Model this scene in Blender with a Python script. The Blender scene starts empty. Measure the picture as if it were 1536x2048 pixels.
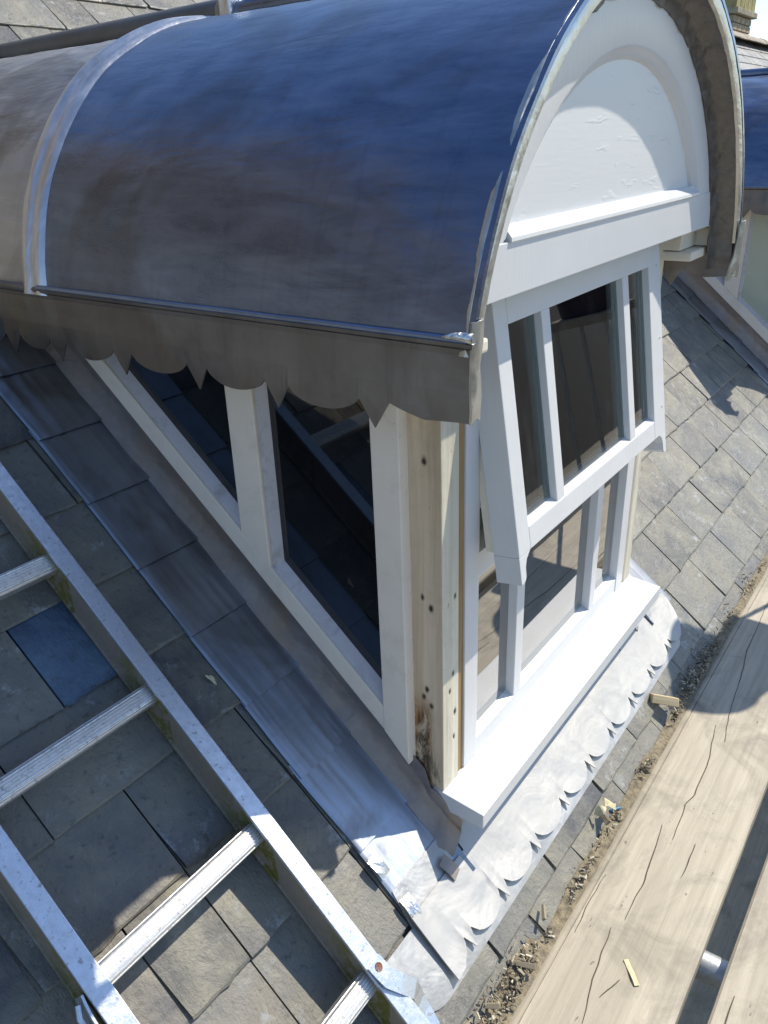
import bpy, bmesh, math, random
from mathutils import Vector, Matrix, noise
rnd = random.Random(7)
sc = bpy.context.scene
COL = sc.collection

# ------------------------------------------------------------------ camera
CAM = Vector((-0.81911, -0.52664, 0.98346))
RX = Vector((0.59275099, -0.80446405, -0.03852091))
RD = Vector((-0.36844556, -0.22832896, -0.90117354))
RF = Vector((0.71616628, 0.54836437, -0.43174342))
FPX = 1551.52
cam = bpy.data.cameras.new('camera')
cam.sensor_fit = 'VERTICAL'; cam.sensor_height = 24.0
cam.lens = 24.0 * FPX / 2048.0
cam.clip_start = 0.02; cam.clip_end = 600
co = bpy.data.objects.new('camera', cam); COL.objects.link(co)
co.matrix_world = Matrix(((RX[0], -RD[0], -RF[0], CAM[0]), (RX[1], -RD[1], -RF[1], CAM[1]),
                          (RX[2], -RD[2], -RF[2], CAM[2]), (0, 0, 0, 1)))
sc.camera = co

# ------------------------------------------------------------------ light
SUN = Vector((0.77, -0.355, 1.0)).normalized()
world = bpy.data.worlds.new('World'); sc.world = world; world.use_nodes = True
wn = world.node_tree; wn.nodes.clear()
sky = wn.nodes.new('ShaderNodeTexSky'); sky.sky_type = 'NISHITA'; sky.sun_disc = False
sky.sun_elevation = math.asin(SUN.z)
sky.sun_rotation = math.atan2(SUN.x, SUN.y)
sky.air_density = 1.0; sky.dust_density = 0.25; sky.ozone_density = 3.0
bg = wn.nodes.new('ShaderNodeBackground'); bg.inputs['Strength'].default_value = 0.14
wo = wn.nodes.new('ShaderNodeOutputWorld')
wn.links.new(sky.outputs[0], bg.inputs[0]); wn.links.new(bg.outputs[0], wo.inputs[0])
sl = bpy.data.lights.new('sun', 'SUN'); sl.energy = 4.4; sl.angle = math.radians(0.53); sl.color = (1.0, 0.92, 0.78)
so = bpy.data.objects.new('sun', sl); COL.objects.link(so)
so.rotation_euler = SUN.to_track_quat('Z', 'Y').to_euler(); so.location = (3, -2, 6)
sc.view_settings.view_transform = 'Standard'; sc.view_settings.look = 'None'
sc.view_settings.exposure = 0.47; sc.view_settings.gamma = 1.0
sc.cycles.max_bounces = 8

# ------------------------------------------------------------------ materials
class NT:
    def __init__(s, name):
        s.m = bpy.data.materials.new(name); s.m.use_nodes = True
        s.t = s.m.node_tree; s.t.nodes.clear()
        s.out = s.n('ShaderNodeOutputMaterial'); s.b = s.n('ShaderNodeBsdfPrincipled')
        s.l(s.b.outputs[0], s.out.inputs[0])
        s.tc = s.n('ShaderNodeTexCoord')
    def n(s, k, **kw):
        x = s.t.nodes.new(k)
        for a, b in kw.items(): setattr(x, a, b)
        return x
    def l(s, a, b): s.t.links.new(a, b)
    def mapv(s, scale=(1, 1, 1), rot=(0, 0, 0), src='Object'):
        m = s.n('ShaderNodeMapping'); m.inputs['Scale'].default_value = scale; m.inputs['Rotation'].default_value = rot
        s.l(s.tc.outputs[src], m.inputs[0]); return m.outputs[0]
    def noise(s, sc_, vec=None, det=4, rough=.55, dist=0.0):
        x = s.n('ShaderNodeTexNoise'); x.inputs['Scale'].default_value = sc_; x.inputs['Detail'].default_value = det
        x.inputs['Roughness'].default_value = rough; x.inputs['Distortion'].default_value = dist
        s.l(vec if vec is not None else s.tc.outputs['Object'], x.inputs['Vector']); return x.outputs['Fac']
    def ramp(s, fac, stops):
        x = s.n('ShaderNodeValToRGB'); r = x.color_ramp
        while len(r.elements) < len(stops): r.elements.new(.5)
        for e, (p, c) in zip(r.elements, stops):
            e.position = p; e.color = (c, c, c, 1) if isinstance(c, (int, float)) else (*c, 1)
        s.l(fac, x.inputs[0]); return x.outputs[0]
    def mix(s, f, a, b, mode='MIX'):
        x = s.n('ShaderNodeMix', data_type='RGBA', blend_type=mode)
        for sock, v in ((x.inputs[0], f), (x.inputs[6], a), (x.inputs[7], b)):
            if isinstance(v, bpy.types.NodeSocket): s.l(v, sock)
            elif isinstance(v, (int, float)) and sock is x.inputs[0]: sock.default_value = v
            else: sock.default_value = (*v, 1) if not isinstance(v, (int, float)) else (v, v, v, 1)
        return x.outputs[2]
    def math(s, op, a, b=0.0, clamp=False):
        x = s.n('ShaderNodeMath', operation=op); x.use_clamp = clamp
        for i, v in enumerate((a, b)):
            if isinstance(v, bpy.types.NodeSocket): s.l(v, x.inputs[i])
            else: x.inputs[i].default_value = v
        return x.outputs[0]
    def bump(s, h, strength=.3, dist=.01, prev=None):
        x = s.n('ShaderNodeBump'); x.inputs['Strength'].default_value = strength; x.inputs['Distance'].default_value = dist
        s.l(h, x.inputs['Height'])
        if prev is not None: s.l(prev, x.inputs['Normal'])
        return x.outputs[0]
    def set(s, **kw):
        names = dict(col='Base Color', rough='Roughness', metal='Metallic', nrm='Normal', spec='Specular IOR Level', ior='IOR', alpha='Alpha', trans='Transmission Weight', coat='Coat Weight')
        for k, v in kw.items():
            i = s.b.inputs[names[k]]
            if isinstance(v, bpy.types.NodeSocket): s.l(v, i)
            elif isinstance(v, tuple): i.default_value = (*v, 1)
            else: i.default_value = v
        return s.m

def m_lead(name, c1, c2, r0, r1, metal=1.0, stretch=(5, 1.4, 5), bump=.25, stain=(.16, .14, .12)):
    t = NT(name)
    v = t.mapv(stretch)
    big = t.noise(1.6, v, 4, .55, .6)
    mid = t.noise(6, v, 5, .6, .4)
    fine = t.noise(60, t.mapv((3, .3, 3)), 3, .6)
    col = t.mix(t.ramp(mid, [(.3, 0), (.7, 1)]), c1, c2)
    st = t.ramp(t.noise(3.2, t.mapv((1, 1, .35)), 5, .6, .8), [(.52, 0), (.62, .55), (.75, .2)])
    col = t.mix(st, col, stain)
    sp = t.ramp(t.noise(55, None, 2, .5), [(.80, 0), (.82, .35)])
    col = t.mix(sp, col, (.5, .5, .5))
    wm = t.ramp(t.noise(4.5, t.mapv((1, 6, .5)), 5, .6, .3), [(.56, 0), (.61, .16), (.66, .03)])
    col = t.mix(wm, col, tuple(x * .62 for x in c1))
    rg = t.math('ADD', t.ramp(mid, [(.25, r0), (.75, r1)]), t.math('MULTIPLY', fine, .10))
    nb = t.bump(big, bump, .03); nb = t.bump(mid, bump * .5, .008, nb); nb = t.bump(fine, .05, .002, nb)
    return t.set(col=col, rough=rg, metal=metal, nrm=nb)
M = {}
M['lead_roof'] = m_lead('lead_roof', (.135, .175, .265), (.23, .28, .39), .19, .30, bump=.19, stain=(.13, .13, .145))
M['lead_skirt'] = m_lead('lead_skirt', (.16, .155, .155), (.25, .245, .245), .30, .46, bump=.32, stretch=(5, 2, 2))
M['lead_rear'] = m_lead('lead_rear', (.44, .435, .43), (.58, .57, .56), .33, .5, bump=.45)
M['lead_bright'] = m_lead('lead_bright', (.55, .55, .55), (.75, .75, .73), .22, .42, bump=.5, stretch=(9, 9, 9), stain=(.4, .39, .37))
M['lead_bead'] = m_lead('lead_bead', (.17, .23, .36), (.26, .33, .48), .22, .34, bump=.08, stretch=(4, 2, 4), stain=(.28, .32, .40))
M['lead_turn'] = m_lead('lead_turn', (.44, .44, .42), (.60, .60, .57), .26, .42, bump=.18, stretch=(7, 7, 7), stain=(.30, .28, .23))
M['lead_rib'] = m_lead('lead_rib', (.60, .59, .60), (.76, .75, .76), .26, .42, bump=.22, stretch=(3, 8, 3), stain=(.40, .38, .36))
M['lead_flash'] = m_lead('lead_flash', (.36, .40, .47), (.41, .46, .54), .36, .46, bump=.07, stretch=(7, 2, 2))
M['lead_dull'] = m_lead('lead_dull', (.26, .23, .21), (.36, .32, .30), .45, .6, metal=.7, bump=.3, stretch=(6, 3, 6), stain=(.35, .25, .16))
M['lead_dark'] = m_lead('lead_dark', (.12, .112, .105), (.19, .18, .17), .38, .55, metal=.7, bump=.25, stretch=(9, 9, 9), stain=(.14, .125, .11))
M['lead_apron'] = m_lead('lead_apron', (.38, .38, .375), (.42, .418, .41), .42, .52, metal=.45, bump=.12, stretch=(5, 5, 5), stain=(.42, .41, .39))
M['lead_roll'] = m_lead('lead_roll', (.12, .12, .12), (.17, .17, .17), .4, .5, metal=.6, bump=.05)
M['lead_grey'] = m_lead('lead_grey', (.34, .35, .36), (.46, .47, .48), .45, .60, metal=.6, bump=.25, stretch=(5, 5, 5), stain=(.42, .40, .36))

def m_slate(name, base=(.115, .12, .115), gloss=.5, isl=False, clean=False):
    t = NT(name)
    if isl:
        g = t.n('ShaderNodeNewGeometry'); rv = g.outputs['Random Per Island']
    else:
        g = t.n('ShaderNodeObjectInfo'); rv = g.outputs['Random']
    add = t.n('ShaderNodeVectorMath', operation='ADD')
    cm = t.n('ShaderNodeCombineXYZ'); mm = t.math('MULTIPLY', rv, 37.0)
    t.l(mm, cm.inputs[0]); t.l(mm, cm.inputs[1]); t.l(mm, cm.inputs[2])
    t.l(t.tc.outputs['Object'], add.inputs[0]); t.l(cm.outputs[0], add.inputs[1]); v = add.outputs[0]
    b = base
    c = t.mix(rv, (b[0] * .52, b[1] * .53, b[2] * .60), tuple(x * 1.3 for x in b))
    c = t.mix(t.ramp(t.noise(7, v, 6, .65, .5), [(.35, 0), (.7, 1)]), c, (b[0] * 2.0, b[1] * 1.85, b[2] * 1.45))
    rust = t.ramp(t.noise(5, v, 4, .6), [(.56, 0), (.75, .45)])
    if not clean: c = t.mix(rust, c, (.24, .205, .15))
    lich = t.ramp(t.noise(28, v, 6, .75), [(.55, 0), (.64, .06 if clean else .8)])
    lm = t.ramp(t.noise(6, v, 3, .5), [(.46, 0), (.60, 1)])
    c = t.mix(t.math('MULTIPLY', lich, lm), c, (.33, .35, .36))
    dk = t.ramp(t.noise(85, v, 4, .6), [(.30, .55), (.42, 0)])
    c = t.mix(dk, c, (.05, .05, .045))
    mt = t.n('ShaderNodeMapping'); mt.inputs['Scale'].default_value = (1, .35, 1)
    t.l(v, mt.inputs[0])
    h1 = t.noise(22, mt.outputs[0], 8, .7, .3); h2 = t.noise(160, v, 4, .6)
    nb = t.bump(h1, .8, .008); nb = t.bump(h2, .35, .0018, nb)
    rg = t.ramp(t.noise(12, v, 4, .6), [(.3, gloss - .08), (.7, gloss + .14)])
    return t.set(col=c, rough=rg, nrm=nb, spec=.5)
M['slate'] = m_slate('slate', (.116, .118, .118), .44)
M['slate_blue'] = m_slate('slate_blue', (.06, .10, .175), .24, clean=True)  # blue of the reflected sky is put into this base colour
M['slate_field'] = m_slate('slate_field', (.160, .157, .150), .42, True)

def m_paint(name, c, rough=.35, grain=(40, 40, 3), gs=.15, dirt=.0, dcol=(.35, .3, .22)):
    t = NT(name)
    n1 = t.noise(3, t.mapv(grain), 4, .6); n2 = t.noise(9, None, 5, .6)
    col = t.mix(t.ramp(n2, [(.3, 0), (.7, 1)]), c, tuple(x * .94 for x in c))
    if dirt:
        d = t.ramp(t.noise(14, None, 7, .75, .6), [(.52, 0), (.70, dirt)])
        col = t.mix(d, col, dcol)
        sp = t.ramp(t.noise(120, None, 3, .6), [(.70, 0), (.75, .7 * dirt + .1)])
        col = t.mix(sp, col, (.18, .15, .11))
    nb = t.bump(n1, gs, .002); nb = t.bump(t.noise(45, None, 3, .5), .06, .002, nb)
    return t.set(col=col, rough=rough, nrm=nb)
M['white'] = m_paint('white_paint', (.66, .672, .685), .34, (50, 50, 4), .20, .07, (.56, .55, .52))
M['panel'] = None
M['primer'] = m_paint('old_primer', (.86, .78, .68), .62, (6, 6, 50), .25, .35, (.55, .49, .42))
M['beige'] = m_paint('undercoat', (.80, .73, .60), .5, (40, 40, 3), .2, .12)
M['putty'] = m_paint('putty', (.58, .56, .60), .6, (20, 20, 20), .8, .7, (.25, .23, .22))
M['inner'] = m_paint('inner_white', (.84, .90, .80), .5)
M['wallpaint'] = m_paint('room_wall', (.40, .38, .30), .8)
M['room'] = m_paint('room_plaster', (.66, .66, .58), .8)
M['reflection_sheet'] = m_paint('reflection_violet', (.50, .28, .56), .9, (60, 60, 1), .6)

def m_panel():
    t = NT('board_paint')
    v = t.mapv((1, 1, 1))
    n = t.noise(30, t.mapv((.55, 1, 2.4)), 3, .5, .3)
    mask = t.ramp(t.noise(4, v, 2, .5), [(.45, 0), (.6, 1)])
    h = t.math('MULTIPLY', t.ramp(n, [(.60, 0), (.68, 1)]), mask)
    nb = t.bump(h, .22, .003); nb = t.bump(t.noise(5, t.mapv((4, 1, 40)), 3), .08, .002, nb)
    return t.set(col=(.66, .672, .68), rough=.38, nrm=nb)
M['panel'] = m_panel()

def m_timber(name, c1, c2, axis='z', dirt=.4, knots=(), crack=True, rough=.7, rot=False):
    t = NT(name)
    s = {'z': (1, 1, .05), 'x': (.05, 1, 1), 'y': (1, .05, 1)}[axis]
    v = t.mapv(s)
    g = t.noise(55, v, 6, .7, .4); g2 = t.noise(9, v, 4, .6, .5)
    col = t.mix(t.ramp(g, [(.36, 0), (.64, 1)]), tuple(x * .9 for x in c1), tuple(min(.9, x * 1.06) for x in c2))
    col = t.mix(t.ramp(g2, [(.4, 0), (.8, .6)]), col, tuple(x * .62 for x in c1))
    if dirt:
        d = t.ramp(t.noise(6, None, 7, .7, .8), [(.50, 0), (.72, dirt)])
        col = t.mix(d, col, (c1[0] * .42, c1[1] * .42, c1[2] * .45))
        sp = t.ramp(t.noise(90, t.mapv({'z': (1, 1, .4), 'x': (.4, 1, 1), 'y': (1, .4, 1)}[axis]), 3, .6), [(.70, 0), (.74, .6)])
        col = t.mix(sp, col, (.07, .05, .035))
    h = t.math('MULTIPLY', g, 1.0)
    for (k, r) in knots:
        d = t.n('ShaderNodeVectorMath', operation='SUBTRACT'); t.l(t.tc.outputs['Object'], d.inputs[0]); d.inputs[1].default_value = k
        sc_ = t.n('ShaderNodeVectorMath', operation='MULTIPLY'); t.l(d.outputs[0], sc_.inputs[0])
        sc_.inputs[1].default_value = {'z': (1, 1, .6), 'x': (.6, 1, 1), 'y': (1, .6, 1)}[axis]
        ln = t.n('ShaderNodeVectorMath', operation='LENGTH'); t.l(sc_.outputs[0], ln.inputs[0])
        w = t.math('ADD', ln.outputs['Value'], t.math('MULTIPLY', t.math('SUBTRACT', t.noise(160, None, 3), .5), r * .8))
        f = t.ramp(t.math('DIVIDE', w, r * 2), [(.25, 1), (.5, .35), (.75, 0)])
        col = t.mix(f, col, (.045, .03, .018)); h = t.math('SUBTRACT', h, f)
    if rot:   # decayed foot of the post
        sx = t.n('ShaderNodeSeparateXYZ'); t.l(t.tc.outputs['Object'], sx.inputs[0])
        zf = t.ramp(sx.outputs['Z'], [(.0, 1), (.14, 1), (.185, 0)])
        nn = t.ramp(t.noise(30, t.mapv((1, 1, .35)), 8, .8, 1.2), [(.50, 1), (.62, 0)])
        yf = t.ramp(sx.outputs['Y'], [(.018, 0), (.028, 1)])
        f = t.math('MULTIPLY', t.math('MULTIPLY', zf, nn), yf)
        col = t.mix(f, col, t.mix(t.ramp(t.noise(70, t.mapv((1, 1, .12)), 3), [(.45, 0), (.6, 1)]), (.07, .04, .02), (.34, .16, .06)))
        zf2 = t.ramp(sx.outputs['Z'], [(.0, 1), (.05, .8), (.16, 0)])
        f2 = t.math('MULTIPLY', zf2, t.ramp(t.noise(50, t.mapv((1, 1, .3)), 7, .75), [(.50, 0), (.62, .8)]))
        col = t.mix(f2, col, (.10, .08, .05)); h = t.math('SUBTRACT', h, t.math('ADD', f, f2))
    nb = t.bump(h, .5, .003)
    return t.set(col=col, rough=rough, nrm=nb)
M['post'] = m_timber('post_timber', (.62, .48, .32), (.70, .57, .41), 'z', .32,
                     [((0, .028, .585), .0042), ((0, .035, .365), .0032), ((0, .02, .350), .0042), ((0, .030, .195), .0038), ((0, .022, .165), .0038), ((0, .036, .178), .0038)], rot=True)
M['post_front'] = m_timber('post_front_timber', (.62, .57, .45), (.70, .66, .54), 'z', .35,
                     [((.03, 0, .22), .0032), ((.035, 0, .14), .004), ((.032, 0, .09), .0032), ((.02, 0, .19), .003), ((.036, 0, .36), .0032)], rot=False)
M['brown_strip'] = m_timber('brown_strip', (.28, .17, .07), (.36, .23, .10), 'z', .3)
M['board'] = m_timber('scaffold_timber', (.41, .365, .285), (.47, .425, .335), 'x', .7,
                      [((.55, -.30, -.25), .016), ((.05, -.33, -.25), .014), ((.9, -.27, -.25), .012), ((1.15, -.34, -.25), .018), ((.3, -.25, -.25), .011), ((-.05, -.38, -.25), .014)])
M['board_edge'] = M['board']
M['aged_wood'] = m_timber('aged_pink_timber', (.30, .22, .19), (.42, .33, .29), 'y', .4)
M['offcut'] = m_timber('offcut_timber', (.60, .46, .26), (.70, .57, .36), 'x', .15)
def m_chips():
    t = NT('bark_chips'); g = t.n('ShaderNodeNewGeometry'); c = t.ramp(g.outputs['Random Per Island'], [(0, (.05, .04, .03)), (.4, (.17, .14, .10)), (.75, (.34, .295, .21)), (1, (.62, .58, .46))])
    return t.set(col=c, rough=.85)
M['chips'] = m_chips()

def m_alu(name, moss=0.0, base=(.62, .62, .61), rough=.38, metal=.9, ribs=False):
    t = NT(name)
    g = t.noise(30, t.mapv((3, 3, 3)), 5, .7); f = t.noise(140, None, 3, .6)
    col = t.mix(t.ramp(g, [(.4, 0), (.7, .6)]), base, tuple(x * .72 for x in base))
    sp = t.ramp(f, [(.60, 0), (.68, .6)]); col = t.mix(sp, col, (.16, .16, .17))
    rg = t.ramp(g, [(.3, rough - .08), (.7, rough + .15)])
    met = t.ramp(f, [(.55, metal), (.7, metal * .4)])
    if moss:
        mk0 = t.ramp(t.noise(9, t.mapv((1, 1, 1)), 7, .75, .5), [(.56, 0), (.64, moss)])
        sx = t.n('ShaderNodeSeparateXYZ'); t.l(t.tc.outputs['Object'], sx.inputs[0])
        yy = t.math('ADD', sx.outputs['Y'], .2 - .118 - .046 + .1965 * 8 + .045)
        fr = t.math('MODULO', yy, .1965)
        near = t.ramp(fr, [(.0, 1), (.07, .85), (.12, 0)])
        lump = t.ramp(t.noise(38, None, 6, .75), [(.42, 0), (.52, 1)])
        mk = t.math('MAXIMUM', t.math('MULTIPLY', mk0, .35), t.math('MULTIPLY', near, lump))
        col = t.mix(mk, col, (.13, .13, .025)); met = t.math('MULTIPLY', met, t.math('SUBTRACT', 1.0, mk))
        rg = t.math('MAXIMUM', rg, mk)
    nb = t.bump(g, .15, .003); nb = t.bump(f, .2, .001, nb)
    return t.set(col=col, rough=rg, metal=met, nrm=nb)
M['alu'] = m_alu('weathered_aluminium', 0, (.64, .68, .74), .38)
M['alu_side'] = m_alu('mossy_reflection_aluminium', .95, (.32, .285, .24), .55, .35)  # tan reflection put into the rail side colour; the moss is growth
M['alu_rung'] = m_alu('rung_aluminium', 0, (.72, .72, .71), .40, .85)
M['tube'] = m_alu('galvanised_tube', 0, (.50, .53, .55), .45, .8)

def m_glass(name, ior=1.7, tint=(.93, .97, .94), base=0.0):
    t = NT(name)
    t.t.nodes.remove(t.b)
    fr = t.n('ShaderNodeFresnel'); fr.inputs[0].default_value = ior
    nb = t.bump(t.noise(2.2, None, 2), .02, .02); t.l(nb, fr.inputs['Normal'])
    gl = t.n('ShaderNodeBsdfGlossy'); gl.inputs['Roughness'].default_value = .012; t.l(nb, gl.inputs['Normal'])
    tr = t.n('ShaderNodeBsdfTransparent'); tr.inputs[0].default_value = (*tint, 1)
    df = t.n('ShaderNodeBsdfDiffuse'); df.inputs[0].default_value = (.6, .6, .6, 1)
    sm = t.ramp(t.noise(7, t.mapv((1, 1, .3)), 6, .7, 1.0), [(.55, .0), (.75, .05)])
    mx0 = t.n('ShaderNodeMixShader'); t.l(sm, mx0.inputs[0]); t.l(tr.outputs[0], mx0.inputs[1]); t.l(df.outputs[0], mx0.inputs[2])
    fac = t.math('ADD', t.math('MULTIPLY', fr.outputs[0], 1 - base), base); mx = t.n('ShaderNodeMixShader'); t.l(fac, mx.inputs[0]); t.l(mx0.outputs[0], mx.inputs[1]); t.l(gl.outputs[0], mx.inputs[2])
    t.l(mx.outputs[0], t.out.inputs[0]); return t.m
M['glass'] = m_glass('window_glass', 1.6, base=.46)
M['glass_sash'] = m_glass('sash_glass', 1.5, base=.05)
M['glass_in'] = m_glass('inner_glass', 1.1)
def m_blackglass():
    t = NT('dark_glass')
    d = t.ramp(t.noise(9, None, 6, .75), [(.62, 0), (.70, .12)])
    nb = t.bump(t.noise(2.0, None, 2), .03, .02)
    sp = t.ramp(t.noise(230, None, 2, .5), [(.80, 0), (.83, .6)])
    return t.set(col=t.mix(sp, t.mix(d, (.004, .005, .008), (.06, .07, .09)), (.4, .4, .42)), rough=.03, spec=.9, nrm=nb)
M['dark_glass'] = m_blackglass()
M['pale_glass'] = None
def m_plain(name, c, rough=.8, ns=20, amt=.3, bs=.2):
    t = NT(name); n = t.noise(ns, None, 6, .65)
    return t.set(col=t.mix(t.ramp(n, [(.3, 0), (.7, 1)]), tuple(x * (1 - amt) for x in c), tuple(x * (1 + amt) for x in c)), rough=rough, nrm=t.bump(n, bs, .01))
t_ = NT('pale_glass'); M['pale_glass'] = t_.set(col=t_.mix(t_.noise(1.5, t_.mapv((1, 2, .6)), 2), (.34, .40, .32), (.50, .55, .46)), rough=.06, spec=1.0)  # pale green base colour for the second dormer's cheek panes
M['deck'] = m_plain('roof_deck', (.035, .032, .028))
M['crack'] = m_plain('split_shadowed_wood', (.085, .065, .045), .95, 120, .5)
M['ground'] = m_plain('ground_tarmac', (.05, .048, .045), .9, 3)
M['render'] = m_plain('house_render', (.34, .31, .26), .9, 30)
M['stone'] = m_plain('brown_stone', (.25, .19, .145), .9, 2.5, .35)
M['mortar'] = m_plain('mortar', (.30, .27, .20), .9, 30)
M['brick'] = m_plain('old_brick', (.34, .28, .19), .9, 12, .45, .5)
M['lichen'] = m_plain('lichen_stone', (.33, .29, .13), .95, 9, .4, .5)
M['capstone'] = m_plain('cap_stone', (.30, .27, .19), .95, 9, .4, .5)
M['ridge'] = m_plain('ridge_tile_clay', (.27, .235, .18), .85, 8, .4, .4)
M['soil'] = m_plain('silt', (.22, .185, .125), .95, 60, .5, .8)
M['rivet'] = m_plain('rusty_rivet', (.30, .13, .07), .8, 90)
M['cable'] = m_plain('blue_cable', (.02, .16, .30), .4, 90)
M['leaf'] = m_plain('dry_leaf', (.62, .56, .36), .8, 50)
M['shadow_bucket'] = m_plain('shadow_bucket_black', (.05, .035, .06), .5, 9)
M['grass'] = m_plain('grass', (.05, .08, .025), .95, 4)

# ------------------------------------------------------------------ mesh helpers
def mesh_obj(name, verts, faces, mat, parent=None, smooth=False, mats=None, fm=None):
    me = bpy.data.meshes.new(name); me.from_pydata([tuple(v) for v in verts], [], faces); me.update()
    for m in (mats or [mat]): me.materials.append(m)
    if fm: me.polygons.foreach_set('material_index', fm)
    if smooth: me.polygons.foreach_set('use_smooth', [True] * len(me.polygons))
    o = bpy.data.objects.new(name, me); COL.objects.link(o)
    if parent is not None: o.parent = parent
    return o
class MB:
    """collects solids for ONE object"""
    def __init__(s): s.v = []; s.f = []
    def add(s, v, f):
        n = len(s.v); s.v += [Vector(p) for p in v]; s.f += [tuple(i + n for i in q) for q in f]; return s
    def box(s, x0, x1, y0, y1, z0, z1, b=0.0):
        if b <= 0:
            v = [(x, y, z) for x in (x0, x1) for y in (y0, y1) for z in (z0, z1)]
            return s.add(v, [(0, 1, 3, 2), (4, 6, 7, 5), (0, 4, 5, 1), (2, 3, 7, 6), (0, 2, 6, 4), (1, 5, 7, 3)])
        bm = bmesh.new(); bmesh.ops.create_cube(bm, size=1)
        for q in bm.verts: q.co = Vector(((x0 + x1) / 2 + q.co.x * (x1 - x0), (y0 + y1) / 2 + q.co.y * (y1 - y0), (z0 + z1) / 2 + q.co.z * (z1 - z0)))
        bmesh.ops.bevel(bm, geom=bm.edges[:], offset=b, segments=2, profile=.6, affect='EDGES')
        s.add([q.co.copy() for q in bm.verts], [[q.index for q in f.verts] for f in bm.faces]); bm.free(); return s
    def prism(s, poly, fn, b=0.0):
        """poly 2D list, fn(u,v,k) k=0/1 -> 3D; convex or simple polygon extrusion"""
        n = len(poly); v = [fn(a, b_, 0) for a, b_ in poly] + [fn(a, b_, 1) for a, b_ in poly]
        f = [tuple(range(n - 1, -1, -1)), tuple(range(n, 2 * n))] + [(i, (i + 1) % n, n + (i + 1) % n, n + i) for i in range(n)]
        if b > 0:
            bm = bmesh.new(); vs = [bm.verts.new(p) for p in v]
            for q in f: bm.faces.new([vs[i] for i in q])
            bmesh.ops.recalc_face_normals(bm, faces=bm.faces[:])
            bmesh.ops.bevel(bm, geom=bm.edges[:], offset=b, segments=2, profile=.6, affect='EDGES')
            bm.verts.index_update()
            s.add([q.co.copy() for q in bm.verts], [[q.index for q in g.verts] for g in bm.faces]); bm.free(); return s
        return s.add(v, f)
    def grid(s, fn, nu, nv, t):
        """fn(i/nu, j/nv) -> Vector; a sheet of thickness t"""
        P = [[Vector(fn(i / nu, j / nv)) for j in range(nv + 1)] for i in range(nu + 1)]
        N = []
        for i in range(nu + 1):
            for j in range(nv + 1):
                du = P[min(i + 1, nu)][j] - P[max(i - 1, 0)][j]; dv = P[i][min(j + 1, nv)] - P[i][max(j - 1, 0)]
                n = du.cross(dv); N.append(n.normalized() if n.length > 1e-12 else Vector((0, 0, 1)))
        W = nv + 1; top = [P[i][j] for i in range(nu + 1) for j in range(W)]
        bot = [p - n * t for p, n in zip(top, N)]; K = len(top); f = []
        for i in range(nu):
            for j in range(nv):
                a, b, c, d = i * W + j, (i + 1) * W + j, (i + 1) * W + j + 1, i * W + j + 1
                f.append((a, b, c, d)); f.append((K + a, K + d, K + c, K + b))
        for i in range(nu):
            a, b = i * W, (i + 1) * W; f.append((a, K + a, K + b, b))
            a, b = i * W + nv, (i + 1) * W + nv; f.append((a, b, K + b, K + a))
        for j in range(nv):
            a, b = j, j + 1; f.append((a, b, K + b, K + a))
            a, b = nu * W + j, nu * W + j + 1; f.append((a, K + a, K + b, b))
        return s.add(top + bot, f)
    def tube(s, pts, r, n=10, caps=True, squash=None):
        rings = []
        up = Vector((0, 0, 1)); pts = [Vector(p) for p in pts]
        for i, p in enumerate(pts):
            d = (pts[min(i + 1, len(pts) - 1)] - pts[max(i - 1, 0)]).normalized()
            a = d.cross(up)
            if a.length < .1: a = d.cross(Vector((1, 0, 0)))
            a.normalize(); b = a.cross(d); rr = r[i] if isinstance(r, (list, tuple)) else r
            rings.append([p + a * rr * math.cos(2 * math.pi * k / n) + b * rr * math.sin(2 * math.pi * k / n) for k in range(n)])
        v = [q for g in rings for q in g]; f = []
        for i in range(len(pts) - 1):
            for k in range(n): f.append((i * n + k, i * n + (k + 1) % n, (i + 1) * n + (k + 1) % n, (i + 1) * n + k))
        if caps: f += [tuple(range(n - 1, -1, -1)), tuple(range((len(pts) - 1) * n, len(pts) * n))]
        return s.add(v, f)
    def build(s, name, mat, parent=None, smooth=False, fix=True, auto=None):
        if smooth and not auto: auto = .75
        o = mesh_obj(name, s.v, s.f, mat, parent, smooth)
        if fix:
            bm = bmesh.new(); bm.from_mesh(o.data); bmesh.ops.recalc_face_normals(bm, faces=bm.faces[:])
            if auto:
                for e in bm.edges:
                    if len(e.link_faces) == 2 and e.calc_face_angle(0) > auto: e.smooth = False
                for f in bm.faces: f.smooth = True
            bm.to_mesh(o.data); bm.free()
        return o
def empty(name, loc=(0, 0, 0), parent=None):
    o = bpy.data.objects.new(name, None); COL.objects.link(o); o.location = loc; o.empty_display_size = .05
    if parent: o.parent = parent
    return o
def tag(o, label=None, cat=None, group=None, kind=None):
    if label: o['label'] = label
    if cat: o['category'] = cat
    if group: o['group'] = group
    if kind: o['kind'] = kind
    return o
def nz(x, y, z, s=1.0): return noise.noise(Vector((x * s, y * s, z * s)))

# roof plane coordinates
PA = math.atan(.839); CP, SP = math.cos(PA), math.sin(PA)
def RP(u, y, w=0.0):
    """u = x, y = world y of the foot point on the slope, w = height above the slate plane"""
    return Vector((u, y - SP * w, .839 * y - .088 + CP * w))
SOP = Vector((0, CP, SP)); SON = Vector((0, -SP, CP))
Y0, GA = .069, .1128
def yk(k): return Y0 + GA * k
RIDGE_Y = 2.33
DX2, DY2, DZ2 = 2.86, -.036, -.030

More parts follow.
